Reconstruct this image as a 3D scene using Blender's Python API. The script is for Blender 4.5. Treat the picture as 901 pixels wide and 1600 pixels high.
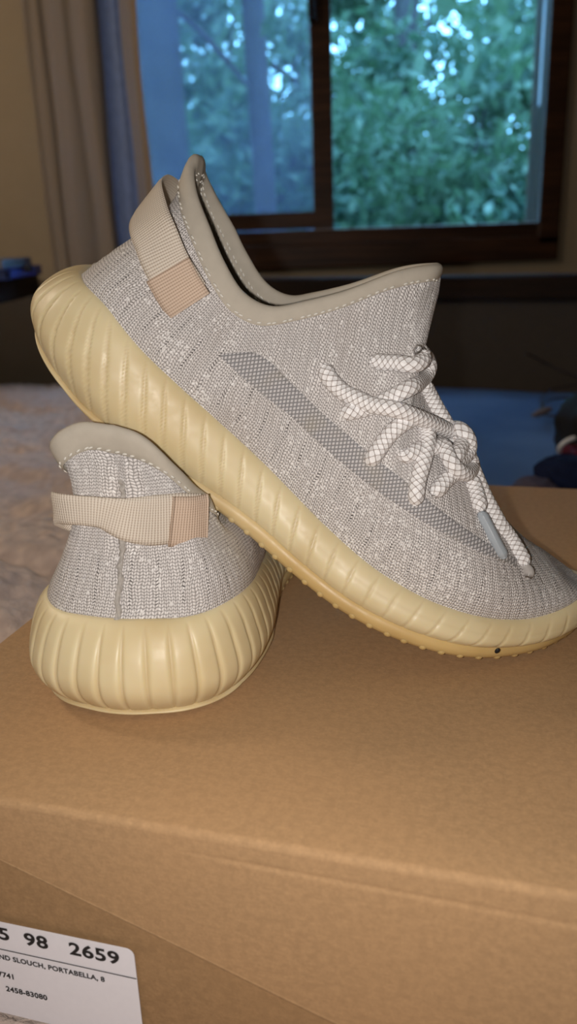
import bpy, bmesh, math, random
import numpy as np
from mathutils import Vector, Matrix, noise
from mathutils.bvhtree import BVHTree

for o in list(bpy.data.objects): bpy.data.objects.remove(o)
C = bpy.context.scene.collection
SC = bpy.context.scene
R = math.radians
random.seed(7)

# ------------------------------------------------------------------ camera, world, light, exposure
CAM_H = .178
pitch, roll = R(18.6), R(2.0)
Fw = Vector((0, math.cos(pitch), -math.sin(pitch)))
R0 = Vector((1, 0, 0)); U0 = Vector((0, math.sin(pitch), math.cos(pitch)))
Rt = math.cos(roll)*R0 - math.sin(roll)*U0
Up = math.cos(roll)*U0 + math.sin(roll)*R0
cd = bpy.data.cameras.new('camera'); cam = bpy.data.objects.new('camera', cd); C.objects.link(cam)
cam.matrix_world = Matrix(((Rt.x, Up.x, -Fw.x, 0), (Rt.y, Up.y, -Fw.y, 0), (Rt.z, Up.z, -Fw.z, CAM_H), (0, 0, 0, 1)))
cd.sensor_fit = 'VERTICAL'; cd.sensor_height = 36; cd.lens = 1300/1600*36
cd.clip_start = .01; cd.clip_end = 200
cd.dof.use_dof = True; cd.dof.focus_distance = .345; cd.dof.aperture_fstop = 9.5
SC.camera = cam

w = bpy.data.worlds.new('sky'); SC.world = w; w.use_nodes = True
bg = w.node_tree.nodes['Background']
bg.inputs[0].default_value = (.20, .56, 1.0, 1); bg.inputs[1].default_value = 7.5

def light(name, kind, loc, power, col, size=.1, aim=None):
    l = bpy.data.lights.new(name, kind); l.energy = power; l.color = col
    if kind == 'AREA': l.shape = 'DISK'; l.size = size
    else: l.shadow_soft_size = size
    o = bpy.data.objects.new(name, l); C.objects.link(o); o.location = loc
    if aim is not None: o.rotation_euler = (Vector(aim)-Vector(loc)).to_track_quat('-Z', 'Y').to_euler()
    return o
cp = Vector((0, 0, CAM_H))
flash = cp - .015*Rt - .003*Up + .004*Fw
light('phone_flash', 'AREA', flash, .86, (1.0, .93, .86), .007, flash + Fw + .0*Up)
light('unseen_left_lamp', 'POINT', (-.75, .60, .70), 7.5, (1.0, .84, .66), .08)  # unseen warm light added at left for blanket and box shading
light('room_lamp', 'POINT', (-1.05, 1.1, .75), 4.5, (1.0, .74, .50), .14)
SC.view_settings.view_transform = 'Standard'; SC.view_settings.look = 'None'
SC.view_settings.exposure = 0.0; SC.view_settings.gamma = 1.0
SC.view_settings.use_curve_mapping = False

# ------------------------------------------------------------------ helpers
def tag(o, label=None, cat=None, group=None, kind=None):
    if label: o['label'] = label
    if cat: o['category'] = cat
    if group: o['group'] = group
    if kind: o['kind'] = kind
    return o
def empty(name, loc=(0, 0, 0), mat=None):
    o = bpy.data.objects.new(name, None); C.objects.link(o)
    if mat is not None: o.matrix_world = mat
    else: o.location = loc
    o.empty_display_size = .02
    return o
def mesh_obj(name, verts, faces, mat, parent=None, smooth=True, uvs=None):
    me = bpy.data.meshes.new(name)
    me.from_pydata([tuple(v) for v in verts], [], faces)
    if uvs is not None:
        ul = me.uv_layers.new(name='UVMap')
        idx = np.empty(len(me.loops), dtype=np.int32); me.loops.foreach_get('vertex_index', idx)
        ul.data.foreach_set('uv', np.asarray(uvs, dtype=np.float32)[idx].ravel())
    me.validate(); me.update()
    if smooth: me.polygons.foreach_set('use_smooth', [True]*len(me.polygons))
    me.materials.append(mat)
    o = bpy.data.objects.new(name, me); C.objects.link(o)
    if parent is not None: o.parent = parent
    return o
def bm_obj(name, bm, mat, parent=None, smooth=False):
    me = bpy.data.meshes.new(name); bm.normal_update(); bm.to_mesh(me); bm.free()
    if smooth: me.polygons.foreach_set('use_smooth', [True]*len(me.polygons))
    me.materials.append(mat)
    o = bpy.data.objects.new(name, me); C.objects.link(o)
    if parent is not None: o.parent = parent
    return o
def grid_faces(nu, nv, closed=False, off=0, flip=False):
    f = []
    for i in range(nu if closed else nu-1):
        i2 = (i+1) % nu
        for j in range(nv-1):
            q = (off+i*nv+j, off+i2*nv+j, off+i2*nv+j+1, off+i*nv+j+1)
            f.append(q[::-1] if flip else q)
    return f
def add_box(bm, c, s, rot=None, bevel=0):
    r = bmesh.ops.create_cube(bm, size=1.0)
    M = Matrix.Translation(c) @ (rot.to_4x4() if rot else Matrix.Identity(4)) @ Matrix.Diagonal((s[0], s[1], s[2], 1))
    bmesh.ops.transform(bm, matrix=M, verts=r['verts'])
    if bevel:
        ed = list({e for v in r['verts'] for e in v.link_edges})
        bmesh.ops.bevel(bm, geom=ed, offset=bevel, segments=2, affect='EDGES', profile=.5)
def box_obj(name, c, s, mat, parent=None, bevel=0, rot=None):
    bm = bmesh.new(); add_box(bm, c, s, rot, bevel); return bm_obj(name, bm, mat, parent)
def catmull(P, n):
    """P (k,d) -> n samples, uniform in index"""
    P = np.asarray(P, float); k = len(P)
    Q = np.vstack([2*P[0]-P[1], P, 2*P[-1]-P[-2]])
    t = np.linspace(0, k-1-1e-9, n); i = t.astype(int); f = (t-i)[:, None]
    a, b, c, d = Q[i], Q[i+1], Q[i+2], Q[i+3]
    return .5*((2*b)+(-a+c)*f+(2*a-5*b+4*c-d)*f*f+(-a+3*b-3*c+d)*f**3)
def arc_resample(P, n):
    L = np.concatenate([[0], np.cumsum(np.linalg.norm(np.diff(P, axis=0), axis=1))])
    t = np.linspace(0, L[-1], n)
    return np.stack([np.interp(t, L, P[:, c]) for c in range(P.shape[1])], 1), L[-1]
def tube(path, rad, nseg=12, per=1200, caps=True, step=None):
    """swept tube: verts, faces, uvs (metres along, 0..1 around)"""
    P = catmull(path, max(8, len(path)*14))
    L = np.linalg.norm(np.diff(P, axis=0), axis=1).sum()
    n = max(6, int(L/(step or rad*.45))); P, L = arc_resample(P, n)
    T = np.gradient(P, axis=0); T /= np.linalg.norm(T, axis=1)[:, None]+1e-12
    N = np.cross(T[0], [0.1, .3, 1.]); N /= np.linalg.norm(N)
    V, UV = [], []
    for i in range(n):
        N = N - T[i]*np.dot(N, T[i]); N /= np.linalg.norm(N); Bn = np.cross(T[i], N)
        r = rad
        if caps and (i == 0 or i == n-1): r = rad*.45
        elif caps and (i == 1 or i == n-2): r = rad*.85
        for j in range(nseg+1):
            a = 2*math.pi*j/nseg
            V.append(P[i]+r*(math.cos(a)*N+math.sin(a)*Bn)); UV.append((L*i/(n-1), j/nseg))
    F = grid_faces(n, nseg+1)
    F.append(tuple(range(nseg))[::-1]); F.append(tuple((n-1)*(nseg+1)+k for k in range(nseg)))
    return V, F, UV

# ------------------------------------------------------------------ materials
class NT:
    def __init__(s, name):
        s.m = bpy.data.materials.new(name); s.m.use_nodes = True; s.t = s.m.node_tree; s.n = s.t.nodes
        s.b = s.n['Principled BSDF']; s.out = s.n['Material Output']
    def new(s, typ, **kw):
        x = s.n.new(typ)
        for k, v in kw.items(): setattr(x, k, v)
        return x
    def put(s, sock, v):
        if v is None: return
        if isinstance(v, bpy.types.NodeSocket): s.t.links.new(v, sock)
        elif isinstance(v, (tuple, list)) and len(v) == 3 and sock.type == 'RGBA': sock.default_value = (*v, 1)
        else: sock.default_value = v
    def math(s, op, a, b=None, c=None, clamp=False):
        x = s.new('ShaderNodeMath', operation=op, use_clamp=clamp)
        s.put(x.inputs[0], a); s.put(x.inputs[1], b)
        if c is not None: s.put(x.inputs[2], c)
        return x.outputs[0]
    def mix(s, f, a, b, blend='MIX'):
        x = s.new('ShaderNodeMix', data_type='RGBA', blend_type=blend)
        s.put(x.inputs[0], f); s.put(x.inputs[6], a); s.put(x.inputs[7], b); return x.outputs[2]
    def ramp(s, f, p0, p1, c0=0.0, c1=1.0):
        x = s.new('ShaderNodeMapRange', interpolation_type='SMOOTHSTEP')
        s.put(x.inputs[0], f); x.inputs[1].default_value = p0; x.inputs[2].default_value = p1
        x.inputs[3].default_value = c0; x.inputs[4].default_value = c1; return x.outputs[0]
    def coord(s, k='Object'): return s.new('ShaderNodeTexCoord').outputs[k]
    def mapping(s, v, scale=(1, 1, 1), rot=(0, 0, 0)):
        x = s.new('ShaderNodeMapping'); s.put(x.inputs[0], v); x.inputs[2].default_value = rot; x.inputs[3].default_value = scale
        return x.outputs[0]
    def noise(s, v, scale, det=3, rough=.5, out=0):
        x = s.new('ShaderNodeTexNoise'); s.put(x.inputs['Vector'], v); x.inputs['Scale'].default_value = scale
        x.inputs['Detail'].default_value = det; x.inputs['Roughness'].default_value = rough; return x.outputs[out]
    def voro(s, v, scale, feat='F1', out='Distance', rand=1.0):
        x = s.new('ShaderNodeTexVoronoi', feature=feat); s.put(x.inputs['Vector'], v); x.inputs['Scale'].default_value = scale
        x.inputs['Randomness'].default_value = rand
        return x.outputs[out]
    def sep(s, v):
        x = s.new('ShaderNodeSeparateXYZ'); s.put(x.inputs[0], v); return x.outputs
    def bump(s, h, strength=.5, dist=.001, norm=None):
        x = s.new('ShaderNodeBump'); s.put(x.inputs['Height'], h); x.inputs['Strength'].default_value = strength
        x.inputs['Distance'].default_value = dist; s.put(x.inputs['Normal'], norm); return x.outputs[0]
    def fin(s, col=None, rough=.6, normal=None, metal=0, spec=.5, **kw):
        b = s.b; s.put(b.inputs['Base Color'], col); s.put(b.inputs['Roughness'], rough)
        s.put(b.inputs['Normal'], normal); s.put(b.inputs['Metallic'], metal); s.put(b.inputs['Specular IOR Level'], spec)
        for k, v in kw.items(): s.put(b.inputs[k.replace('_', ' ')], v)
        return s.m

def plain(name, col, rough=.6, spec=.4, nscale=60, var=.15, bump=.15, bd=.001):
    n = NT(name); c = n.coord(); h = n.noise(c, nscale, 4)
    col2 = tuple(x*(1-var) for x in col)
    return n.fin(n.mix(h, col2, tuple(min(1, x*(1+var)) for x in col)), rough, n.bump(h, bump, bd), spec=spec)

def m_knit(name, cell=.0021, zone=0):
    n = NT(name); uv = n.coord('UV'); x, y, _ = n.sep(uv)
    wob = n.noise(uv, 90, 2)
    xx = n.math('ADD', n.math('DIVIDE', x, cell), n.math('MULTIPLY', wob, 2.4))
    yy = n.math('ADD', n.math('DIVIDE', y, cell*.62), n.math('MULTIPLY', n.noise(uv, 60, 3), 2.2))
    # V-shaped stitches in columns
    fx = n.math('FRACT', xx)
    vee = n.math('ABSOLUTE', n.math('SUBTRACT', fx, .5))
    yv = n.math('ADD', yy, n.math('MULTIPLY', vee, .95))
    row = n.math('FLOOR', yv); xs = n.math('MULTIPLY', xx, 2.0)
    a = n.math('SINE', n.math('MULTIPLY', n.math('FRACT', xs), math.pi))
    b = n.math('SINE', n.math('MULTIPLY', n.math('FRACT', yv), math.pi))
    h = n.math('MULTIPLY', n.math('POWER', n.math('MAXIMUM', a, 0.001), .55), n.math('POWER', n.math('MAXIMUM', b, 0.001), .7))
    # ribs every few wales
    rib = n.math('ABSOLUTE', n.math('SINE', n.math('MULTIPLY', n.math('DIVIDE', n.math('ADD', x, n.math('MULTIPLY', y, .25)), cell*2.0), math.pi)))
    cellrnd = n.new('ShaderNodeTexWhiteNoise', noise_dimensions='2D')
    comb = n.new('ShaderNodeCombineXYZ'); n.put(comb.inputs[0], n.math('FLOOR', xs)); n.put(comb.inputs[1], row)
    n.put(cellrnd.inputs['Vector'], comb.outputs[0])
    rnd = cellrnd.outputs[0]
    dens = n.math('ADD', n.noise(uv, 55, 4, .7), n.ramp(n.noise(uv, 12, 2), .45, .65, -.08, .10))
    base = n.mix(n.ramp(h, .05, .75), (.33, .31, .305), (.86, .825, .815))  # shade in the gaps between stitches is painted into the colour
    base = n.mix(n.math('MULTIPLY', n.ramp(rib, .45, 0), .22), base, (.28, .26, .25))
    base = n.mix(n.ramp(n.noise(uv, 30, 4), .45, .8, 0, .35), base, (.50, .43, .385))
    # drop-stitch holes: dark dots on dotted lines
    hol = n.math('MULTIPLY', n.math('LESS_THAN', n.math('FRACT', n.math('DIVIDE', x, .0105)), .10), n.math('GREATER_THAN', rnd, .35))
    hol = n.math('MULTIPLY', hol, n.math('LESS_THAN', b, .55))
    holz = n.math('MULTIPLY', hol, n.ramp(n.math('ABSOLUTE', n.math('SUBTRACT', y, .017)), .012, .007))
    base = n.mix(n.math('MULTIPLY', holz, .85), base, (.05, .045, .045))
    # glass-bead yarn flecks, their flash glints painted in as white
    fl = n.new('ShaderNodeTexVoronoi', feature='F1'); n.put(fl.inputs['Vector'], uv); fl.inputs['Scale'].default_value = 620
    fr = n.sep(fl.outputs['Color'])[0]
    sp1 = n.math('MULTIPLY', n.ramp(fl.outputs['Distance'], .55, .30), n.math('GREATER_THAN', n.math('ADD', fr, n.math('MULTIPLY', n.math('SUBTRACT', dens, .5), 1.5)), .80))
    sp2 = n.math('MULTIPLY', n.math('GREATER_THAN', n.math('ADD', rnd, n.math('MULTIPLY', n.math('SUBTRACT', dens, .5), 1.3)), .93), n.ramp(h, .3, .75))
    spark = n.math('MAXIMUM', sp1, sp2)
    base = n.mix(n.math('MULTIPLY', spark, .9), base, (1, .98, .97))
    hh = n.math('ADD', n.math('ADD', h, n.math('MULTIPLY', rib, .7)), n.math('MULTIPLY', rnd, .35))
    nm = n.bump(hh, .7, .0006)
    return n.fin(base, n.math('SUBTRACT', .8, n.math('MULTIPLY', spark, .4)), nm, spec=.3)

def m_web(name, c0, c1, cell=.0011):
    n = NT(name); uv = n.coord('UV'); x, y, _ = n.sep(uv)
    a = n.math('ABSOLUTE', n.math('SINE', n.math('MULTIPLY', x, math.pi/cell)))
    b = n.math('ABSOLUTE', n.math('SINE', n.math('MULTIPLY', y, math.pi/(cell*.9))))
    h = n.math('ADD', n.math('MULTIPLY', a, .75), n.math('MULTIPLY', b, .35))
    big = n.noise(uv, 80, 3)
    col = n.mix(n.ramp(h, .1, .8), c0, n.mix(big, c1, tuple(v*.86 for v in c1)))
    return n.fin(col, .85, n.bump(h, .6, .0005), spec=.2)

def m_lace(name, rad):
    n = NT(name); uv = n.coord('UV'); x, y, _ = n.sep(uv)
    p = n.math('MULTIPLY', x, 1/(.0026)); q = n.math('MULTIPLY', y, 6.0)
    a = n.math('FRACT', n.math('ADD', p, q)); b = n.math('FRACT', n.math('SUBTRACT', p, q))
    da = n.math('SINE', n.math('MULTIPLY', a, math.pi)); db = n.math('SINE', n.math('MULTIPLY', b, math.pi))
    h = n.math('MULTIPLY', da, db)
    fine = n.math('ABSOLUTE', n.math('SINE', n.math('MULTIPLY', n.math('ADD', p, q), math.pi*3)))
    lit = n.ramp(h, .05, .24)
    col = n.mix(lit, n.mix(fine, (.30, .26, .25), (.56, .50, .48)), (1.0, .99, 1.0))  # white diamonds, with the reflective yarn's flash return put into their colour
    return n.fin(col, .55, n.bump(n.math('ADD', h, n.math('MULTIPLY', fine, .15)), .6, .0005), spec=.5)

def m_rubber(name, base, edge, sss=.35, heel=None):
    n = NT(name); c = n.coord(); big = n.noise(c, 26, 3); fine = n.noise(c, 240, 3)
    if heel: base = n.mix(n.ramp(n.sep(c)[0], -.15, -.07), heel, base)
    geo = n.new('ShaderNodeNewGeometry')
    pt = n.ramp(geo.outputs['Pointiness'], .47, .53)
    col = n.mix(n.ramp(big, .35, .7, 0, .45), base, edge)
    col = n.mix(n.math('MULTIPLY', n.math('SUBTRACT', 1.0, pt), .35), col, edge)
    dirt = n.math('MULTIPLY', n.ramp(n.noise(c, 140, 5, .7), .70, .78), n.ramp(n.noise(c, 30, 1), .5, .6))
    col = n.mix(n.math('MULTIPLY', dirt, .75), col, (.10, .045, .02))
    m = n.fin(col, n.ramp(fine, .3, .7, .40, .52), n.bump(n.noise(c, 60, 2), .12, .001), spec=.5)
    n.b.inputs['Subsurface Weight'].default_value = sss
    n.b.inputs['Subsurface Radius'].default_value = (1, .72, .35)
    n.b.inputs['Subsurface Scale'].default_value = .004
    return m

def m_kraft(name, base=(.50, .315, .165)):
    n = NT(name); c = n.coord()
    f1 = n.noise(n.mapping(c, (1, 1, 1)), 900, 4, .65); f2 = n.noise(n.mapping(c, (1, 6, 6)), 160, 4, .7); big = n.noise(c, 12, 3)
    mot = n.noise(c, 330, 3, .6)
    fib = n.ramp(n.noise(n.mapping(c, (1, 1, 1), (0, 0, .6)), 420, 5, .75), .56, .72)
    col = n.mix(f1, tuple(v*.72 for v in base), tuple(v*1.22 for v in base))
    col = n.mix(n.ramp(mot, .38, .66, 0, .42), col, tuple(v*.66 for v in base))
    col = n.mix(n.ramp(f2, .35, .7, 0, .35), col, tuple(v*.7 for v in base))
    col = n.mix(n.math('MULTIPLY', fib, .4), col, tuple(v*.55 for v in base))
    col = n.mix(n.ramp(big, .3, .7, 0, .25), col, (base[0]*1.1, base[1]*1.02, base[2]*.95))
    return n.fin(col, .78, n.bump(f1, .25, .0004), spec=.22)

M = {}
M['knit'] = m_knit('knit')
M['seam'] = plain('seam_yarn', (.46, .43, .40), .8, .3, 900, .45, 1.0, .0006)
M['binding'] = plain('suede_binding', (.50, .455, .385), .75, .25, 220, .10, .3, .0003)
M['lining'] = plain('lining_cloth', (.42, .385, .33), .7, .3, 300, .12, .3, .0003)
M['thread'] = plain('stitch_thread', (.78, .76, .70), .6, .4, 800, .08, .2, .0002)
M['web'] = m_web('webbing', (.42, .33, .26), (.80, .72, .62))
M['webpatch'] = m_web('webbing_patch', (.40, .28, .20), (.74, .58, .46))
M['lace'] = m_lace('rope_lace', .0034)
M['aglet'] = plain('aglet_plastic', (.42, .47, .52), .3, .6, 90, .1, .05)
M['aglet_dull'] = plain('lace_end', (.52, .49, .47), .5, .4, 200, .1, .1)
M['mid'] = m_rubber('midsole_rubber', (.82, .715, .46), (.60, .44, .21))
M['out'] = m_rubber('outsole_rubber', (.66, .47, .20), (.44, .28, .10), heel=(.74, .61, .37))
M['kraft'] = m_kraft('kraft_board')
M['kraft_body'] = m_kraft('kraft_board_inner', (.41, .255, .128))
M['label'] = plain('label_paper', (.90, .90, .98), .5, .4, 300, .03, .05)
M['ink'] = plain('black_ink', (.012, .012, .014), .5, .3, 300, .05, .02)
M['wall'] = plain('wall_paint', (.42, .345, .245), .85, .2, 30, .05, .1)
M['ceil'] = plain('ceiling_paint', (.6, .55, .47), .9, .2, 30, .05, .1)
M['floor'] = plain('floor_boards', (.12, .07, .04), .5, .4, 20, .2, .1)
def m_wood(name, a, b, rough=.42):
    n = NT(name); c = n.coord(); g = n.noise(n.mapping(c, (2, 30, 30)), 3, 6, .65)
    return n.fin(n.mix(n.ramp(g, .35, .7), a, b), rough, n.bump(g, .2, .001), spec=.35)
M['frame'] = m_wood('window_wood', (.028, .012, .006), (.075, .032, .014))
M['dwood'] = m_wood('dark_wood', (.010, .005, .0035), (.028, .013, .008), .8)
M['panel'] = plain('headboard_cloth', (.085, .073, .064), .9, .1, 50, .08, .2)

# ------------------------------------------------------------------ shoe geometry tables (mm, shoe axes: x heel to toe, y left, z up)
OUTP = [(-235, 0), (-233.5, 12), (-228, 28), (-216, 40.5), (-198, 47.5), (-172, 48.5), (-140, 45), (-110, 42), (-80, 45), (-52, 49.5),
        (-26, 51.5), (-4, 49), (15, 42), (31, 31), (42, 17), (46.5, 8), (48, 0)]
OUT = catmull([(-233.5, -12)]+OUTP+[(46.5, -8)], 1900)
OUT = OUT[(OUT[:, 1] >= 0)]; OUT[0] = (-235, 0); OUT[-1] = (48, 0)
OUT, OUTL = arc_resample(OUT, 900)
OUTN = np.gradient(OUT, axis=0); OUTN = np.stack([-OUTN[:, 1], OUTN[:, 0]], 1); OUTN /= np.linalg.norm(OUTN, axis=1)[:, None]
OUTN[0] = (-1, 0); OUTN[-1] = (1, 0)
def out_at(a):                                   # a 0..1 along one side
    t = np.clip(a, 0, 1)*899
    i = np.minimum(t.astype(int), 898); f = (t-i)[:, None]
    return OUT[i]*(1-f)+OUT[i+1]*f, OUTN[i]*(1-f)+OUTN[i+1]*f
def a_of_x(x): return np.interp(x, OUT[:, 0], np.linspace(0, 1, 900))
BASE_A = ([-235, -215, -199, -183, -160, -123, -100, -75, -52, -28, -3, 14, 30, 48], [16, 10, 6, 2.5, 0, -2.5, -5.5, -8.5, -9, -5.5, 1, 8, 17, 28])
BASE_B = ([-235, -212, -190, -133, -93, -62, -28, 9, 28, 48], [1.5, 0, 0, 0, 0, 0, .5, 5, 10, 18])
MTOP = ([-235, -218, -206, -200, -190, -180, -153, -142, -117, -93, -67, -45, -26, -7, 12, 25, 48], [31, 35, 39.5, 40, 39, 37.5, 34.5, 33, 29.5, 27, 25, 23.5, 22, 21, 20, 19, 25])
MTOP_B = (MTOP[0], [37.5, 38.5, 40.5]+MTOP[1][3:])
def mtop(base): return MTOP_B if base is BASE_B else MTOP
def ip(tab, x):
    xs = np.linspace(tab[0][0], tab[0][-1], 240); ys = np.interp(xs, *tab)
    k = np.ones(19)/19; ys = np.convolve(np.pad(ys, 9, mode='edge'), k, 'valid')
    return np.interp(x, xs, ys)
# rows: bottom x, top x, y, z above sole, kind (0 collar wall, 1 closed vamp)
TOP_A = [(-235, -204, 0, 101, 0), (-233.5, -204.5, 6, 100.5, 0), (-228, -202, 12, 97, 0), (-216, -194, 20, 92.5, 0), (-198, -182, 26, 87.5, 0), (-180, -170, 29, 81.5, 0),
         (-160, -157, 30, 77, 0), (-143, -145, 29, 79, 0), (-126, -135, 26, 88, 0), (-110, -123, 22, 101.5, .0), (-94, -110, 16, 119.5, .1),
         (-82, -99, 8, 130.5, .3), (-73, -95, 0, 131.5, .7), (-64, -89, 0, 121, .85), (-56, -88, 0, 110, .9), (-48, -82, 0, 101, 1), (-40, -72, 0, 93.5, 1), (-25, -55, 0, 84, 1),
         (-8, -36, 0, 73, 1), (8, -18, 0, 60, 1), (21, 1, 0, 47.5, 1), (32, 17, 0, 39.5, 1), (41, 30, 0, 30, 1), (48, 39, 0, 24.5, 1)]
TOP_BL = [(-235, -206, 0, 109, 0), (-233.5, -208, 12, 110.5, 0), (-228, -209, 22, 106, 0), (-216, -204, 25, 100, 0), (-198, -191, 15, 88, 0), (-180, -180, 9, 78, 0),
          (-160, -162, 15, 70, 0), (-143, -146, 22, 72, 0)] + TOP_A[8:]
TOP_BR = [(-235, -206, 0, 109, 0), (-233.5, -205.5, 9, 106, 0), (-228, -203, 16, 100, 0), (-216, -197, 21, 91, 0), (-198, -188, 26, 80, 0), (-180, -174, 30, 72, 0),
          (-160, -158, 32, 69, 0), (-143, -146, 29, 72, 0)] + TOP_A[8:]
NU, NV = 150, 34
def upper_surface(tab, base, sgn, inset=0.0, pinch=(1, 1)):
    T = catmull(tab, NU)
    T[:, 2] = np.maximum(T[:, 2], 0); T[0, 2] = 0; T[-1, 2] = 0
    # equal steps along the run
    bx, tx, ty, tz, kd = T.T
    kd = np.clip(kd, 0, 1)
    a = a_of_x(np.clip(bx, -235, 48)); a[0] = 0; a[-1] = 1
    a = np.maximum.accumulate(a)
    O_, N_ = out_at(a)
    th = ip(mtop(base), O_[:, 0]); ins = 6.0+6*np.exp(-(O_[:, 0]+235)/22)
    P0 = np.stack([O_[:, 0]-N_[:, 0]*ins, O_[:, 1]-N_[:, 1]*ins, ip(base, O_[:, 0])+th-3], 1)
    P3 = np.stack([tx, ty, tz+ip(base, tx)], 1)
    Ln = np.linalg.norm(P3-P0, axis=1)[:, None]
    ou = np.stack([N_[:, 0], N_[:, 1], 0*a], 1); up = np.array([0, 0, 1.])
    hf = np.exp(-(O_[:, 0:1]+235)/22)
    P1 = P0+up*Ln*(.33-.08*hf)+ou*Ln*(.10-.10*hf)+np.array([9., 0, 0])*hf
    hw = P0[:, 1:2]
    P2c = P3-up*Ln*.36+np.array([0, 1, 0])*(3.0*np.clip(P0[:, 1:2]/30, 0, 1))+(P0-P3)*np.array([.25, .12, 0])+np.array([13., 0, 0])*hf
    P1[:, 1] *= pinch[0]; P2c[:, 1] *= pinch[1]
    P2v = P3+np.array([0, 1, 0])*hw*.62+(P0-P3)*np.array([.12, 0, .10])
    k = kd[:, None]; P2 = P2c*(1-k)+P2v*k
    v = np.linspace(0, 1, NV)[None, :, None]
    S = P0[:, None]*(1-v)**3+3*P1[:, None]*v*(1-v)**2+3*P2[:, None]*v*v*(1-v)+P3[:, None]*v**3
    # small lumps and creases of worn knit
    for i in range(NU):
        for j in range(NV):
            p = S[i, j]; S[i, j] = p + ou[i]*min(1, i/12)*(.9*noise.noise(Vector(p)*.06)+.35*noise.noise(Vector(p)*.2))*math.sin(math.pi*min(1, j/(NV-1)))
    # flex creases over the vamp
    S[..., 1] = np.maximum(S[..., 1], 0); S[0, :, 1] = 0
    if inset:
        du = np.gradient(S, axis=0); dv = np.gradient(S, axis=1)
        n = np.cross(du, dv); n /= np.linalg.norm(n, axis=2)[..., None]+1e-9
        S = S - n*inset*np.sign(np.sum(n*ou[:, None]))
    S = S.copy(); S[..., 1] *= sgn
    # uv in metres
    du = np.concatenate([[0], np.cumsum(np.linalg.norm(np.diff(P0, axis=0), axis=1))])
    dvv = np.concatenate([np.zeros((NU, 1)), np.cumsum(np.linalg.norm(np.diff(S, axis=1), axis=2), axis=1)], 1)
    UV = np.stack([np.repeat(du[:, None], NV, 1), dvv], 2)/1000
    if sgn < 0: UV[..., 0] += .5
    return S, UV

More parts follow.
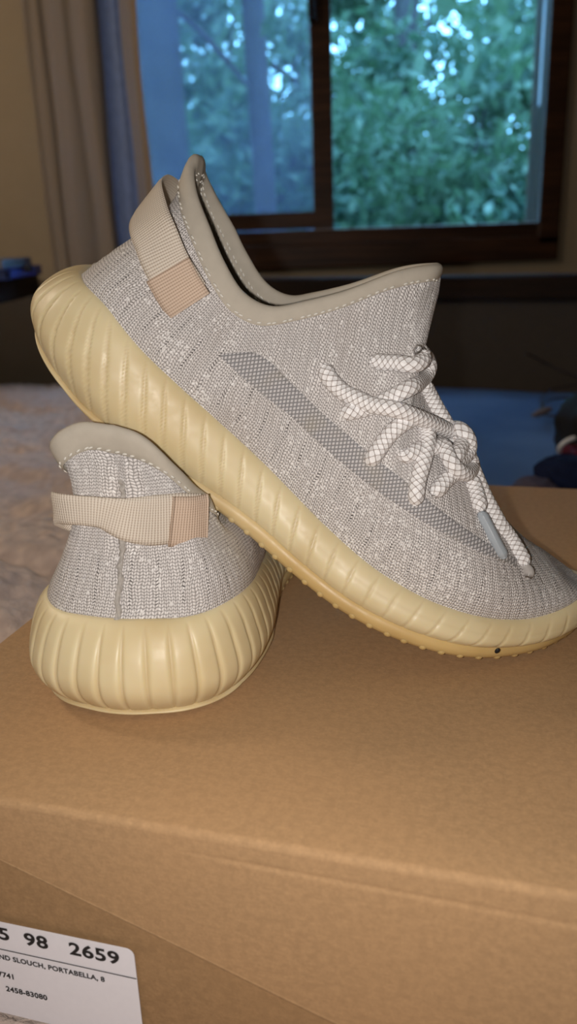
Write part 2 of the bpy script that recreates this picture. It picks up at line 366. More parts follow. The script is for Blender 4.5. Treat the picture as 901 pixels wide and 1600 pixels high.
class Shoe:
    def __init__(s, name, label, mat, base, topL, topR, mir, deform=None):
        s.root = empty(name, mat=mat); tag(s.root, label, 'shoe', 'pair of worn grey knit sneakers')
        s.base, s.topL, s.topR, s.mir, s.deform, s.mat = base, topL, topR, mir, deform, mat
    def obj(s, name, V, F, m, parent=None, uvs=None, smooth=True, deform=True):
        V = np.asarray(V, float)/1000
        if s.deform and deform: V = s.deform(V)
        return mesh_obj(name, V, F, m, parent or s.root, smooth, uvs)
    def ring(s, n):                              # outline ring: right heel->toe->left back
        a = np.linspace(0, 1, n//2+1); O1, N1 = out_at(a)
        O2, N2 = O1[::-1][1:-1], N1[::-1][1:-1]
        O_ = np.vstack([O1*[1, -1], O2]); N_ = np.vstack([N1*[1, -1], N2])
        return O_, N_
    def midsole(s):
        n = 1000; O_, N_ = s.ring(n); n = len(O_)
        x = O_[:, 0]; th = ip(mtop(s.base), x); b = ip(s.base, x)
        L = np.concatenate([[0], np.cumsum(np.linalg.norm(np.diff(O_, axis=0), axis=1))])
        side = np.where(np.arange(n) <= n//2, 1, -1)
        ot = np.interp(x, [-235, -190, -140, -100, 48], [1.6, 2.4, 6, 7.5, 7.0])    # outsole band height
        heel = np.exp(-np.maximum(0, x+235)/22)
        # lean of the ribs (bottom towards heel at the back, the other way at the toe)
        lean = (1.0 if s.base is BASE_A else .12)*np.interp(x, [-235, -229, -195, -100, -50, 0, 48], [0, 0, .62, .5, .1, -.3, 0])
        k = round((L[-1]+L[1])/9.7); per = (L[-1]+L[1])/k
        prof = catmull([(0.0, -2.2), (.03, -1.2), (.10, -.2), (.22, .9), (.36, 1.3), (.5, .9), (.62, 0), (.73, -1.3), (.82, -2.8), (.89, -4.4), (.95, -6.4), (.985, -8.2), (1.0, -9.6), (1.0, -12), (.93, -15)], 44)
        V = []; NVp = len(prof)
        for i in range(n):
            for t, off in prof:
                z = ot[i]+t*(th[i]-ot[i])
                lowsc = 1.0
                o = off*(1.0 if off < 0 else 1.0)
                if x[i] < -160 and t < .4:       # barrel heel tucks under
                    o -= (1-t/.4)**2*5.0*min(1, (-160-x[i])/40)
                if off < 0 and t > .5: o *= .62+.38*heel[i]
                o -= heel[i]*3.0*max(0, t-.45)/.55
                zz = (z-.45*th[i])
                ph = (L[i]+side[i]*lean[i]*zz)/per
                c = abs(math.cos(math.pi*ph))
                rib = (1-(1-c)**(6.5 if s.base is BASE_A else 3.6))-.9
                amp = 1.7*math.sin(math.pi*min(1, max(0, (t+.12)/1.1)))**.6*np.interp(x[i], [-235, -205, -120, -40, 30, 48], [1.2, .8, .65, .5, .45, .5])
                o += rib*amp
                V.append((O_[i, 0]+N_[i, 0]*o, O_[i, 1]+N_[i, 1]*o, b[i]+z))
        F = grid_faces(n, NVp, True)
        # underside cap and footbed
        c0 = len(V); V += [(xx, 0, float(ip(s.base, xx))+3) for xx in [0]]
        m = s.obj('midsole', V[:c0], F, M['mid'], deform=False)
        # insole footbed inside
        nI = 120; Oi, Ni = s.ring(nI); nI = len(Oi); V = []; 
        for i in range(nI):
            for r in (1, .8, .55, .3, .05):
                xx = -90+(Oi[i, 0]-Ni[i, 0]*12+90)*r; V.append((xx, (Oi[i, 1]-Ni[i, 1]*12)*r, float(ip(s.base, xx))+float(ip(mtop(s.base), xx))-7))
        s.obj('insole', V, grid_faces(nI, 5, True), M['lining'], deform=False)
        # outsole
        V = []
        pr = [(1.25, -3.0), (1.0, -.8), (.75, 0.0), (.45, -.2), (.22, -1.2), (.08, -3), (0, -8)]
        for i in range(n):
            for t, off in pr:
                o = off
                if x[i] < -160: o -= 5.0*min(1, (-160-x[i])/40)
                V.append((O_[i, 0]+N_[i, 0]*o, O_[i, 1]+N_[i, 1]*o, b[i]+t*ot[i]))
            for r in (.66, .33, .03):
                xx = O_[i, 0]-N_[i, 0]*9; xx = -90+(xx+90)*(r if abs(xx+90) > 100 else 1); yy = (O_[i, 1]-N_[i, 1]*9)*r
                V.append((xx, yy, float(ip(s.base, xx))))
        osl = s.obj('outsole', V, grid_faces(n, 10, True, flip=True), M['out'], deform=False)
        osl['label'] = 'darker amber rubber outsole edge'
        # studs along the edge (joined: too small to pick apart)
        bm = bmesh.new(); per2 = 8.0; t = 0
        while t < L[-1]:
            i = int(np.searchsorted(L, t)); i = min(i, n-1)
            if x[i] > -150:
                for (q, zz, rr) in ((-2.3, .34, 2.15),):
                    r = bmesh.ops.create_icosphere(bm, subdivisions=2, radius=rr)
                    p = Vector((O_[i, 0]+N_[i, 0]*q, O_[i, 1]+N_[i, 1]*q, b[i]+zz*ot[i]))
                    bmesh.ops.translate(bm, vec=p, verts=r['verts'])
            t += per2
        bmesh.ops.scale(bm, vec=(.001,)*3, verts=bm.verts)
        st = bm_obj('tread_studs', bm, M['out'], osl, True); st['kind'] = 'stuff'
    def upper(s):
        pn = (.84, .38) if s.base is BASE_B else (1, 1)
        SL, UL_ = upper_surface(s.topL, s.base, 1, 0, pn); SR, UR = upper_surface(s.topR, s.base, -1)
        V = np.vstack([SL.reshape(-1, 3), SR.reshape(-1, 3)]); UV = np.vstack([UL_.reshape(-1, 2), UR.reshape(-1, 2)])
        F = grid_faces(NU, NV, flip=True)+grid_faces(NU, NV, off=NU*NV)
        s.up = s.obj('upper', V, F, M['knit'], uvs=UV)
        s.up['label'] = 'grey sparkling knit upper'
        s.bvh = BVHTree.FromPolygons([Vector(v)/1000 for v in V], F)
        sm = [SL[0, j]+np.array([-.3, .5*math.sin(j*1.3), 0]) for j in range(1, NV-7, 2)]
        Vs, Fs, UVs = tube(sm, 1.1, 10, step=.6)
        Vs = [np.array(p)+1.0*np.array([noise.noise(Vector(p)*.6), noise.noise(Vector(p)*.45+Vector((9, 0, 0))), 0]) for p in Vs]
        q = s.obj('heel_seam', Vs, Fs, M['seam'], s.up, uvs=[(a/1000, b*.01) for a, b in UVs]); q['label'] = 'frayed vertical seam down the back of the heel'
        IL, _ = upper_surface(s.topL, s.base, 1, 2.2, pn); IR, _ = upper_surface(s.topR, s.base, -1, 2.2)
        s.obj('lining', np.vstack([IL.reshape(-1, 3), IR.reshape(-1, 3)]), F, M['lining'])
        # collar loop : heel -> left -> tongue -> right -> heel
        nC = int((12.0)/(len(s.topL)-1)*(NU-1))+1
        eL, eR = SL[:nC], SR[:nC]
        n1 = lambda v: v/(np.linalg.norm(v, axis=-1, keepdims=True)+1e-9)
        loop = np.vstack([eL[:, -1], eR[::-1, -1][1:-1]])
        def down(S_):
            d = n1(S_[:, -6]-S_[:, -1]); return d
        dn = np.vstack([down(eL), down(eR)[::-1][1:-1]])
        n = len(loop)
        # smooth directions at the tip and heel
        for _ in range(4): dn = n1(.5*dn+.25*np.roll(dn, 1, 0)+.25*np.roll(dn, -1, 0))
        tg = n1(np.roll(loop, -1, 0)-np.roll(loop, 1, 0))
        on = n1(np.cross(dn, tg)); cen = loop.mean(0)
        sg = np.sign(np.sum(on*(loop-cen), axis=1).sum()); on *= sg
        for _ in range(3): on = n1(.5*on+.25*np.roll(on, 1, 0)+.25*np.roll(on, -1, 0))
        s.loop, s.dn, s.on = loop, dn, on
        wd = np.interp(np.arange(n), [0, n*.12, n*.5, n*.88, n], [9.5, 8.5, 6.5, 8.5, 9.5])
        prof = [(1.0, 0.25), (.9, 1.0), (.6, 1.35), (.25, 1.5), (-.02, 1.2), (-.17, .3), (-.22, -.9), (-.15, -2.1), (0, -3.0), (.4, -3.7), (.9, -3.9), (1.5, -3.8), (1.55, -3.0)]
        V = []; UV = []
        for i in range(n):
            lump = .35*noise.noise(Vector(loop[i])*.12)
            for t, o in prof:
                V.append(loop[i]+dn[i]*(t*wd[i])+on[i]*(o+lump)); UV.append((i*.002, t*.01))
        bnd = s.obj('collar_binding', V, grid_faces(n, len(prof), True), M['binding'], uvs=UV)
        # stitches: outer row and two inner rows
        L = np.concatenate([[0], np.cumsum(np.linalg.norm(np.diff(loop, axis=0), axis=1))])
        bm = bmesh.new(); t = 0
        while t < L[-1]-1:
            i = min(int(np.searchsorted(L, t)), n-2)
            for (q, o) in ((.86, 1.25), (.52, -4.0), (.80, -4.15)):
                p = loop[i]+dn[i]*(q*wd[i])+on[i]*o
                d = n1(loop[i+1]-loop[i])+dn[i]*.25
                r = bmesh.ops.create_icosphere(bm, subdivisions=1, radius=1)
                Mx = Matrix.Translation(Vector(p)) @ Vector(d).to_track_quat('X', 'Z').to_matrix().to_4x4() @ Matrix.Diagonal((1.25, .42, .42, 1))
                bmesh.ops.transform(bm, matrix=Mx, verts=r['verts'])
            t += 3.3
        V = [tuple(v.co) for v in bm.verts]; bm.verts.index_update(); F = [tuple(v.index for v in f.verts) for f in bm.faces]; bm.free()
        st = s.obj('stitching', V, F, M['thread'], bnd); st['kind'] = 'stuff'
    def hit(s, x, z, sy, off):
        o = Vector((x, sy*120, z))/1000; d = Vector((0, -sy, 0))
        loc, nor, i, dist = s.bvh.ray_cast(o, d)
        if loc is None: return None
        if nor.y*sy < 0: nor = -nor
        return (loc*1000 + nor*off)
    def patch(s, name, lo, hi, sy, mat, off=.5, nu=90, nv=10, cell=1.0, parent=None):
        lo = catmull(lo, nu); hi = catmull(hi, nu); V = []; UV = []; ok = True
        for i in range(nu):
            for j in range(nv):
                t = j/(nv-1); p = lo[i]*(1-t)+hi[i]*t
                e = off if 0 < j < nv-1 and 0 < i < nu-1 else -.3
                h = s.hit(p[0], p[1]-ip(BASE_A, p[0])+ip(s.base, p[0]), sy, e)
                if h is None: h = Vector(V[-1]) if V else Vector((p[0], sy*35, p[1]))
                V.append(tuple(h)); UV.append((p[0]/1000, p[1]/1000))
        F = grid_faces(nu, nv, flip=(sy > 0))
        return s.obj(name, V, F, mat, parent, uvs=UV)
    def ribbon(s, name, cen, wv, width, mat, thick=1.2, parent=None, n=60):
        Cc = catmull(cen, n); W = catmull(wv, n)
        T = np.gradient(Cc, axis=0); T /= np.linalg.norm(T, axis=1)[:, None]
        W = W-T*np.sum(W*T, axis=1)[:, None]; W /= np.linalg.norm(W, axis=1)[:, None]
        Nn = np.cross(T, W); L = np.concatenate([[0], np.cumsum(np.linalg.norm(np.diff(Cc, axis=0), axis=1))])
        wd = width if np.ndim(width) else np.full(n, width)
        if np.ndim(width): wd = np.interp(np.linspace(0, 1, n), np.linspace(0, 1, len(width)), width)
        V = []; UV = []; m = 9
        for i in range(n):
            for sd in (1, -1):
                for j in range(m):
                    u = (j/(m-1)-.5)*sd
                    e = thick*.5*sd*(1 if 0 < j < m-1 else .3)
                    V.append(Cc[i]+W[i]*u*wd[i]+Nn[i]*e); UV.append((L[i]/1000, u*wd[i]/1000))
        # closed cross-section
        F = []; k = 2*m
        for i in range(n-1):
            for j in range(k):
                j2 = (j+1) % k
                F.append((i*k+j, (i+1)*k+j, (i+1)*k+j2, i*k+j2))
        F.append(tuple(range(k))[::-1]); F.append(tuple((n-1)*k+j for j in range(k)))
        return s.obj(name, V, F, mat, parent, uvs=UV)
    def rope(s, name, path, rad=3.4, mat=None, parent=None, mirror=False):
        p = np.array(path, float)
        if s.base is not BASE_A: p[:, 2] += ip(s.base, p[:, 0])-ip(BASE_A, p[:, 0])
        if mirror: p[:, 1] *= -1
        V, F, UV = tube(p, rad); UV = [(a/1000, b) for a, b in UV]
        return s.obj(name, V, F, mat or M['lace'], parent, uvs=UV)

def basis(o, x, y, z):
    return Matrix(((x[0], y[0], z[0], o[0]), (x[1], y[1], z[1], o[1]), (x[2], y[2], z[2], o[2]), (0, 0, 0, 1)))
psi, th_ = R(-8), R(34)
hx = Vector((math.cos(psi), math.sin(psi), 0)); ny = Vector((-math.sin(psi), math.cos(psi), 0)); Zv = Vector((0, 0, 1))
lx = math.cos(th_)*hx-math.sin(th_)*Zv; lz = math.cos(th_)*Zv+math.sin(th_)*hx
MA = basis((.0750, .3570, .0035), lx, ny, lz)
bet = R(11)
BH = Vector((-.0685, .283, .0005))              # where the back of the standing shoe's heel is
bx_ = Vector((math.sin(bet), math.cos(bet), 0)); by_ = Vector((-math.cos(bet), math.sin(bet), 0))
MB = basis(BH+bx_*.229, bx_, by_, Zv)
T_BA = MA.inverted() @ MB; T_AB = T_BA.inverted()
def squash(V):
    """the standing shoe's soft upper is pressed down under the sole of the leaning one"""
    A = np.array(T_BA)[:3]; Bm = np.array(T_AB)[:3]
    P = V @ A[:, :3].T + A[:, 3]
    x, y, z = P[:, 0]*1000, P[:, 1]*1000, P[:, 2]*1000
    tgt = ip(BASE_A, np.clip(x, -235, 48))-1.8
    tgt = np.where(x < -212, tgt+(-212-x)*.6, tgt)
    wgt = np.clip((y+50)/7, 0, 1)*np.clip((75-y)/25, 0, 1)
    wgt = wgt*wgt*(3-2*wgt)*np.clip((x+240)/12, 0, 1)
    # keep a trace of the original relief
    ex = np.maximum(0, z-tgt); z2 = z-wgt*(ex-np.minimum(ex, 0)*.0)
    P[:, 2] = z2/1000
    return P @ Bm[:, :3].T + Bm[:, 3]

M['stripe'] = None
def m_stripe():
    n = NT('stripe_mesh'); uv = n.coord('UV'); uv = n.mapping(uv, (1, 1, 1), (0, 0, .25)); x, y, _ = n.sep(uv)
    a = n.math('ABSOLUTE', n.math('SINE', n.math('MULTIPLY', n.math('ADD', x, n.math('MULTIPLY', y, .8)), math.pi/.0019)))
    b = n.math('ABSOLUTE', n.math('SINE', n.math('MULTIPLY', n.math('SUBTRACT', x, n.math('MULTIPLY', y, .8)), math.pi/.0019)))
    h = n.math('MULTIPLY', a, b)
    col = n.mix(n.ramp(h, .1, .7), (.24, .235, .245), (.64, .62, .63))
    col = n.mix(n.ramp(n.noise(uv, 60, 2), .5, .75, 0, .3), col, (.42, .36, .24))
    return n.fin(col, .4, n.bump(h, .7, .0005), spec=.5)
M['stripe'] = m_stripe()
ST_UP = [(-152, 54), (-139, 62), (-120, 59), (-101, 56), (-81, 54), (-60, 52.5), (-36, 49.5), (0, 47)]
ST_LO = [(-151, 53), (-131, 49), (-114, 47.5), (-95, 44.5), (-77, 43), (-56, 42.5), (-33, 43), (0, 45)]
#LACES_BEGIN
LACES = {
    'a': [(-115.0, -32.8, 72.0), (-109.8, -34.7, 69.0), (-102.8, -35.8, 67.8), (-95.9, -37.5, 69.0), (-90.4, -38.9, 70.3), (-81.6, -40.6, 74.4), (-70.9, -34.2, 75.6), (-59.9, -22.4, 75.3), (-52.7, -13.2, 74.2)],
    'b': [(-100.7, -30.0, 83.2), (-95.8, -29.6, 85.1), (-91.1, -30.2, 88.0), (-86.4, -31.4, 90.4), (-83.2, -28.0, 93.1), (-83.3, -24.3, 95.4), (-86.2, -26.8, 96.4)],
    'c': [(-86.2, -25.8, 96.5), (-80.0, -9.0, 93.7), (-76.9, -9.9, 91.1), (-76.9, -15.0, 86.7), (-81.4, -33.9, 83.3), (-86.3, -36.0, 75.4), (-89.1, -36.0, 70.1), (-92.8, -37.2, 66.1), (-96.3, -38.2, 62.8), (-98.3, -37.8, 60.1)],
    'd': [(-71.1, -29.3, 76.1), (-74.5, -36.2, 73.3), (-77.3, -39.4, 68.0), (-78.4, -40.8, 63.0), (-78.6, -41.8, 58.8), (-78.6, -43.0, 53.5), (-78.3, -41.5, 50.7)],
    'e': [(-71.5, -31.7, 75.7), (-67.2, -29.8, 73.7), (-64.0, -30.4, 70.9), (-61.8, -34.4, 66.6), (-60.1, -39.2, 60.9), (-58.5, -41.6, 55.8), (-56.1, -43.8, 51.1), (-54.0, -43.3, 47.2)],
    'f': [(-77.0, -17.4, 85.8), (-72.1, -13.8, 83.2), (-65.9, -12.8, 79.9), (-59.0, -13.3, 76.7), (-54.2, -15.1, 74.4), (-50.0, -16.3, 72.9)],
    'g': [(-71.0, -39.3, 60.6), (-67.8, -39.3, 60.9), (-65.3, -36.9, 64.0), (-61.4, -32.7, 67.0), (-57.5, -29.2, 69.2), (-53.6, -24.2, 70.9)],
    'h': [(-50.9, -40.8, 53.5), (-49.3, -39.1, 56.6), (-47.8, -34.1, 61.4), (-44.8, -28.4, 64.4), (-42.2, -22.7, 66.9)],
    'i': [(-51.7, -15.7, 76.3), (-46.1, -18.6, 73.6), (-40.1, -15.9, 68.7), (-34.5, -17.6, 64.9), (-27.5, -19.0, 60.6), (-21.1, -19.7, 57.3), (-15.0, -20.3, 54.3), (-8.0, -19.3, 51.7), (-1.6, -22.8, 49.2), (3.6, -26.7, 46.8)],
    'j': [(-54.4, -10.2, 75.6), (-52.0, -18.6, 78.2), (-47.6, -19.6, 76.8), (-44.5, -19.5, 73.0), (-45.7, -24.1, 69.6), (-49.2, -31.1, 67.6), (-52.8, -30.6, 68.2)],
    'k': [(-56.6, -26.8, 71.7), (-54.0, -31.3, 69.5), (-50.7, -34.6, 67.7), (-45.9, -33.4, 66.3), (-41.1, -27.8, 66.0), (-38.8, -16.8, 67.8), (-42.7, -18.5, 71.2)],
    'l': [(-50.7, -33.1, 66.0), (-49.6, -29.8, 70.1), (-48.7, -21.5, 74.1), (-50.1, -19.6, 77.1)],
    'm': [(-38.1, -20.8, 65.0), (-32.7, -23.1, 61.3), (-28.6, -27.8, 57.7), (-26.8, -29.4, 56.3)],
    'aglet1': [(-27.4, -29.5, 56.2), (-21.5, -31.1, 53.2), (-15.5, -33.2, 50.0), (-8.5, -34.5, 46.5)],
    'aglet2': [(3.1, -26.3, 47.0), (5.6, -28.3, 45.5), (5.6, -31.4, 43.9)],
}
#LACES_END

def build_shoe(name, label, mat, base, tL, tR, lean):
    s = Shoe(name, label, mat, base, tL, tR, False, None if lean else squash)
    s.midsole(); s.upper()
    for sy in (-1, 1):
        st = s.patch('side_stripe', ST_LO, ST_UP, sy, M['stripe'])
        st['label'] = 'darker translucent mesh stripe'
    return s
A = build_shoe('sneaker', 'worn grey knit sneaker leaning diagonally with heel up and toe on the box lid', MA, BASE_A, TOP_A, TOP_A, True)
B = build_shoe('sneaker', 'worn grey knit sneaker standing flat on the box with its ribbed heel facing forward', MB, BASE_B, TOP_BL, TOP_BR, False)

bm = bmesh.new(); bmesh.ops.create_icosphere(bm, subdivisions=2, radius=1)
sv = [(9.5+1.0*v.co.x, -47.6+.5*v.co.y, 15+1.4*v.co.z) for v in bm.verts]; bm.verts.index_update(); sf = [tuple(v.index for v in f.verts) for f in bm.faces]; bm.free()
q = A.obj('scuff_mark', sv, sf, M['ink']); q['label'] = 'small black scuff on the sidewall'
# heel pull straps
def strap(s, cen, wv, width, patches):
    r = s.ribbon('pull_strap', cen, wv, width, M['web'])
    for c2, w2, wd in patches:
        p = s.ribbon('strap_end', c2, w2, wd, M['webpatch'], thick=1.6, parent=r, n=14); p['label'] = 'stitched pinkish end of the strap'
strap(A, [(-174, -39, 66), (-186, -39.5, 72), (-195, -38, 78), (-203, -31, 82), (-210, -18, 86), (-213, 0, 88), (-210, 17, 86), (-202, 29, 80), (-191, 36, 73), (-182, 37, 69)],
      [(.5, 0, .85)]*2+[(.4, 0, .9)]*2+[(.2, 0, 1)]*4+[(.4, 0, .9)]*2, 18.5, [([(-171, -39.8, 63.5), (-178, -40.3, 67), (-185, -40.3, 71)], [(.5, 0, .85)]*3, 19.5)])
strap(B, [(-200, -28, 73), (-206, -22, 75), (-212, -14, 76), (-217, -6, 78), (-219, 3, 81), (-220, 11, 82), (-219, 18, 82), (-215, 23.5, 81), (-208, 23, 77), (-204, 20, 73), (-202, 16, 68)],
      [(0, 0, 1)]*11, [20, 20, 20, 17, 12, 11.5, 12, 12.5, 12.5, 12, 12], [([(-197, -31, 72), (-203.5, -26.5, 73), (-208.5, -20, 74.5)], [(0, 0, 1)]*3, 20)])

for s_ in (A, B):
    for nm, path in LACES.items():
        if nm.startswith('aglet'):
            r_ = s_.rope('lace_tip', path, 2.4, M['aglet' if nm == 'aglet1' else 'aglet_dull'], mirror=(s_ is B)); r_['label'] = 'bare plastic tip of the lace'
        else: s_.rope('lace', path, mirror=(s_ is B))

# ------------------------------------------------------------------ cardboard box
BU = Vector((.961, -.276, 0)); BV = Vector((.276, .961, 0))
BO = BV*.1987
MBX = basis((BO.x, BO.y, 0), BU, BV, Zv)
bxr = empty('cardboard_box', mat=MBX); tag(bxr, 'brown kraft cardboard box with white shipping label lying on the bed', 'box')
UL, UR_, DP, HT = -.2285, .285, .393, .1015
def rounded_lid():
    # lid: top sheet rolling over the front edge, thickness 2 mm
    prof = []
    r = .0026
    prof.append((DP, 0.0))
    for k in range(14): prof.append((DP*(1-(k+1)/15), 0))
    for k in range(7):
        a = math.pi/2*k/6; prof.append((r-r*math.sin(a), -r+r*math.cos(a)))
    nu = 60; V = []
    for i in range(nu):
        u = UL+(UR_-UL)*i/(nu-1)
        for (v, z) in prof:
            sag = .0
            V.append((u, v, z+sag))
    return V, grid_faces(nu, len(prof), flip=True)
V, F = rounded_lid()
mesh_obj('lid', V, F, M['kraft'], bxr)
# outer front flap with its diagonal lower-left edge and a pressed crease
def flap():
    nu, nv = 130, 110; V = []
    diag = lambda u: -.0253-(u+.1658)*(.0421/.1199) if u > -.1658 else -.0253+(-.1658-u)*.30
    for i in range(nu):
        u = UL+(UR_-UL)*i/(nu-1); lo = max(-HT+.004, min(-.006, diag(u)))
        for j in range(nv):
            z = -.0026+(lo+.0026)*j/(nv-1)
            cz = -.0085-(u+.084)*.017
            c = 0
            if u > -.10:
                kk = min(1, (u+.10)/.03); d = (z-cz)/.0007
                c = (-.00035*math.exp(-d*d)+.00035/(1+math.exp((z-cz)/.0004)))*kk
            V.append((u, -c-(.0004 if j == nv-1 else 0), z))
    n = len(V)
    F = grid_faces(nu, nv, flip=True)
    for i in range(nu):
        p = V[i*nv+nv-1]; V.append((p[0], .0016, p[2]+.0001))
    for i in range(nu-1): F.append((i*nv+nv-1, n+i, n+i+1, (i+1)*nv+nv-1))
    return V, F
V, F = flap(); mesh_obj('front_flap', V, F, M['kraft'], bxr)
bm = bmesh.new(); add_box(bm, ((UL+UR_)/2, DP/2+.0008, -HT/2-.0012), (UR_-UL-.001, DP-.0016, HT-.0024), bevel=.0015)
bm_obj('body', bm, M['kraft_body'], bxr)
# shipping label
def round_rect(u0, u1, z0, z1, r, y, th):
    pts = []
    for (cx, cz, a0) in ((u1-r, z1-r, 0), (u0+r, z1-r, 90), (u0+r, z0+r, 180), (u1-r, z0+r, 270)):
        for k in range(6):
            a = R(a0+18*k); pts.append((cx+r*math.cos(a), cz+r*math.sin(a)))
    n = len(pts); V = [(p[0], y-th, p[1]) for p in pts]+[(p[0], y, p[1]) for p in pts]
    F = [tuple(range(n))[::-1]]+[(i, (i+1) % n, n+(i+1) % n, n+i) for i in range(n)]
    return V, F
V, F = round_rect(-.2125, -.1178, -.0985, -.0538, .003, .0001, .0003)
lab = mesh_obj('shipping_label', V, F, M['label'], bxr, smooth=False); lab['label'] = 'white rounded shipping label with black print'
def text(body, u, z, size, sx=1.0, bold=0.0, right=False):
    cu = bpy.data.curves.new('text', 'FONT'); cu.body = body; cu.size = size; cu.offset = bold; cu.space_character = 1.06
    cu.align_x = 'RIGHT' if right else 'LEFT'; cu.resolution_u = 4
    o = bpy.data.objects.new('text', cu); C.objects.link(o); bpy.context.view_layer.update()
    me = bpy.data.meshes.new_from_object(o.evaluated_get(bpy.context.evaluated_depsgraph_get()))
    bpy.data.objects.remove(o); me.name = 'printed_text'; me.materials.clear(); me.materials.append(M['ink'])
    me.transform(Matrix(((sx, 0, 0, u), (0, 0, -1, -.00035), (0, 1, 0, z), (0, 0, 0, 1))))
    q = bpy.data.objects.new('printed_text', me); C.objects.link(q); q.parent = lab
    return q
text('2659', -.1235, -.0615, .0077, 1.22, .00022, True)
text('98', -.1515, -.0615, .0077, 1.22, .00022, True)
text('5', -.1670, -.0615, .0077, 1.22, .00022, True)
text('UND SLOUCH, PORTABELLA, 8', -.1305, -.0712, .0031, 1.0, .00011, True)
text('7741', -.1680, -.0800, .0034, 1.0, .00012, True)
text('2458-83080', -.1555, -.0866, .0034, 1.0, .00012, True)
box_obj('printed_line', (-.1652, -.00033, -.0665), (.0945, .0001, .00035), M['ink'], lab)

# ------------------------------------------------------------------ bed, blanket
BZ = -HT-.003
n_ = NT('blue_sheet'); c_ = n_.coord(); h_ = n_.noise(c_, 6, 4)
M['sheet'] = n_.fin(n_.mix(n_.ramp(h_, .35, .7), (.10, .18, .36), (.15, .25, .45)), .85, n_.bump(n_.noise(c_, 500, 3), .2, .001), spec=.15)
def hfield(name, x0, x1, y0, y1, nx, ny_, fz, mat, parent=None, skirt=.12):
    V = []
    for i in range(nx):
        for j in range(ny_):
            x = x0+(x1-x0)*i/(nx-1); y = y0+(y1-y0)*j/(ny_-1)
            V.append((x, y, fz(x, y)))
    F = grid_faces(nx, ny_)
    F = [f for f in F]
    # skirts
    def edge(idx):
        base = len(V)
        for k in idx: p = V[k]; V.append((p[0], p[1], p[2]-skirt))
        for k in range(len(idx)-1): F.append((idx[k], idx[k+1], base+k+1, base+k))
    edge([i*ny_ for i in range(nx)]); edge([i*ny_+ny_-1 for i in range(nx)]); edge(list(range(ny_))); edge([(nx-1)*ny_+j for j in range(ny_)])
    return mesh_obj(name, V, F, mat, parent)
bed = empty('bed', (.015, 1.72, 0)); bed.rotation_euler = (0, 0, R(-22)); tag(bed, 'bed with a blue sheet and dark wooden headboard under the window', 'bed')
bpy.context.view_layer.update()
BEDM = Matrix.Translation((.015, 1.72, 0)) @ Matrix.Rotation(R(-22), 4, 'Z')
def ymax(x): return min(1.68, 1.72-.404*(x-.015)-.012)
def bz(x, y):
    d = min(1, max(0, (ymax(x)-y)/.03)); e = -.012*(1-d)**2
    return -.112+.004*noise.noise(Vector((x*4, y*4, 1)))*(1 if y > .75 else .2)+.002*noise.noise(Vector((x*13, y*9, 4)))*(1 if y > .75 else .2)+e
V = []; nx, ny_ = 100, 150; BI = BEDM.inverted()
for i in range(nx):
    for j in range(ny_):
        x = -.95+2.1*i/(nx-1); t = j/(ny_-1); y = -.75+(ymax(x)+.75)*t
        V.append((x, y, bz(x, y)))
F = grid_faces(nx, ny_)
def rimf(V, F, idx, dz):
    base = len(V)
    for k in idx: p = V[k]; V.append((p[0], p[1], p[2]-dz))
    for k in range(len(idx)-1): F.append((idx[k], idx[k+1], base+k+1, base+k))
for idx in ([i*ny_+ny_-1 for i in range(nx)], [i*ny_ for i in range(nx)], list(range(ny_)), [(nx-1)*ny_+j for j in range(ny_)]): rimf(V, F, idx, .24)
mesh_obj('blue_sheet', [BI @ Vector(v) for v in V], F, M['sheet'], bed)
box_obj('bed_base', (.35, -1.2, -.45), (1.3, 2.2, .24), M['dwood'], bed, .004)
box_obj('bed_leg', (-.2, -.25, -.66), (.06, .06, .18), M['dwood'], bed, .004)
box_obj('bed_leg', (.9, -.25, -.66), (.06, .06, .18), M['dwood'], bed, .004)
box_obj('bed_leg', (-.2, -2.2, -.66), (.06, .06, .18), M['dwood'], bed, .004)
box_obj('bed_leg', (.9, -2.2, -.66), (.06, .06, .18), M['dwood'], bed, .004)
box_obj('headboard_rail', (.60, .022, .068), (1.40, .044, .044), M['dwood'], bed, .005)
box_obj('headboard_panel', (.60, .026, -.27), (1.34, .018, .64), M['panel'], bed, .002)
box_obj('headboard_post', (-.08, .022, -.35), (.05, .04, .79), M['dwood'], bed, .003)
box_obj('headboard_post', (1.28, .022, -.35), (.05, .04, .79), M['dwood'], bed, .003)

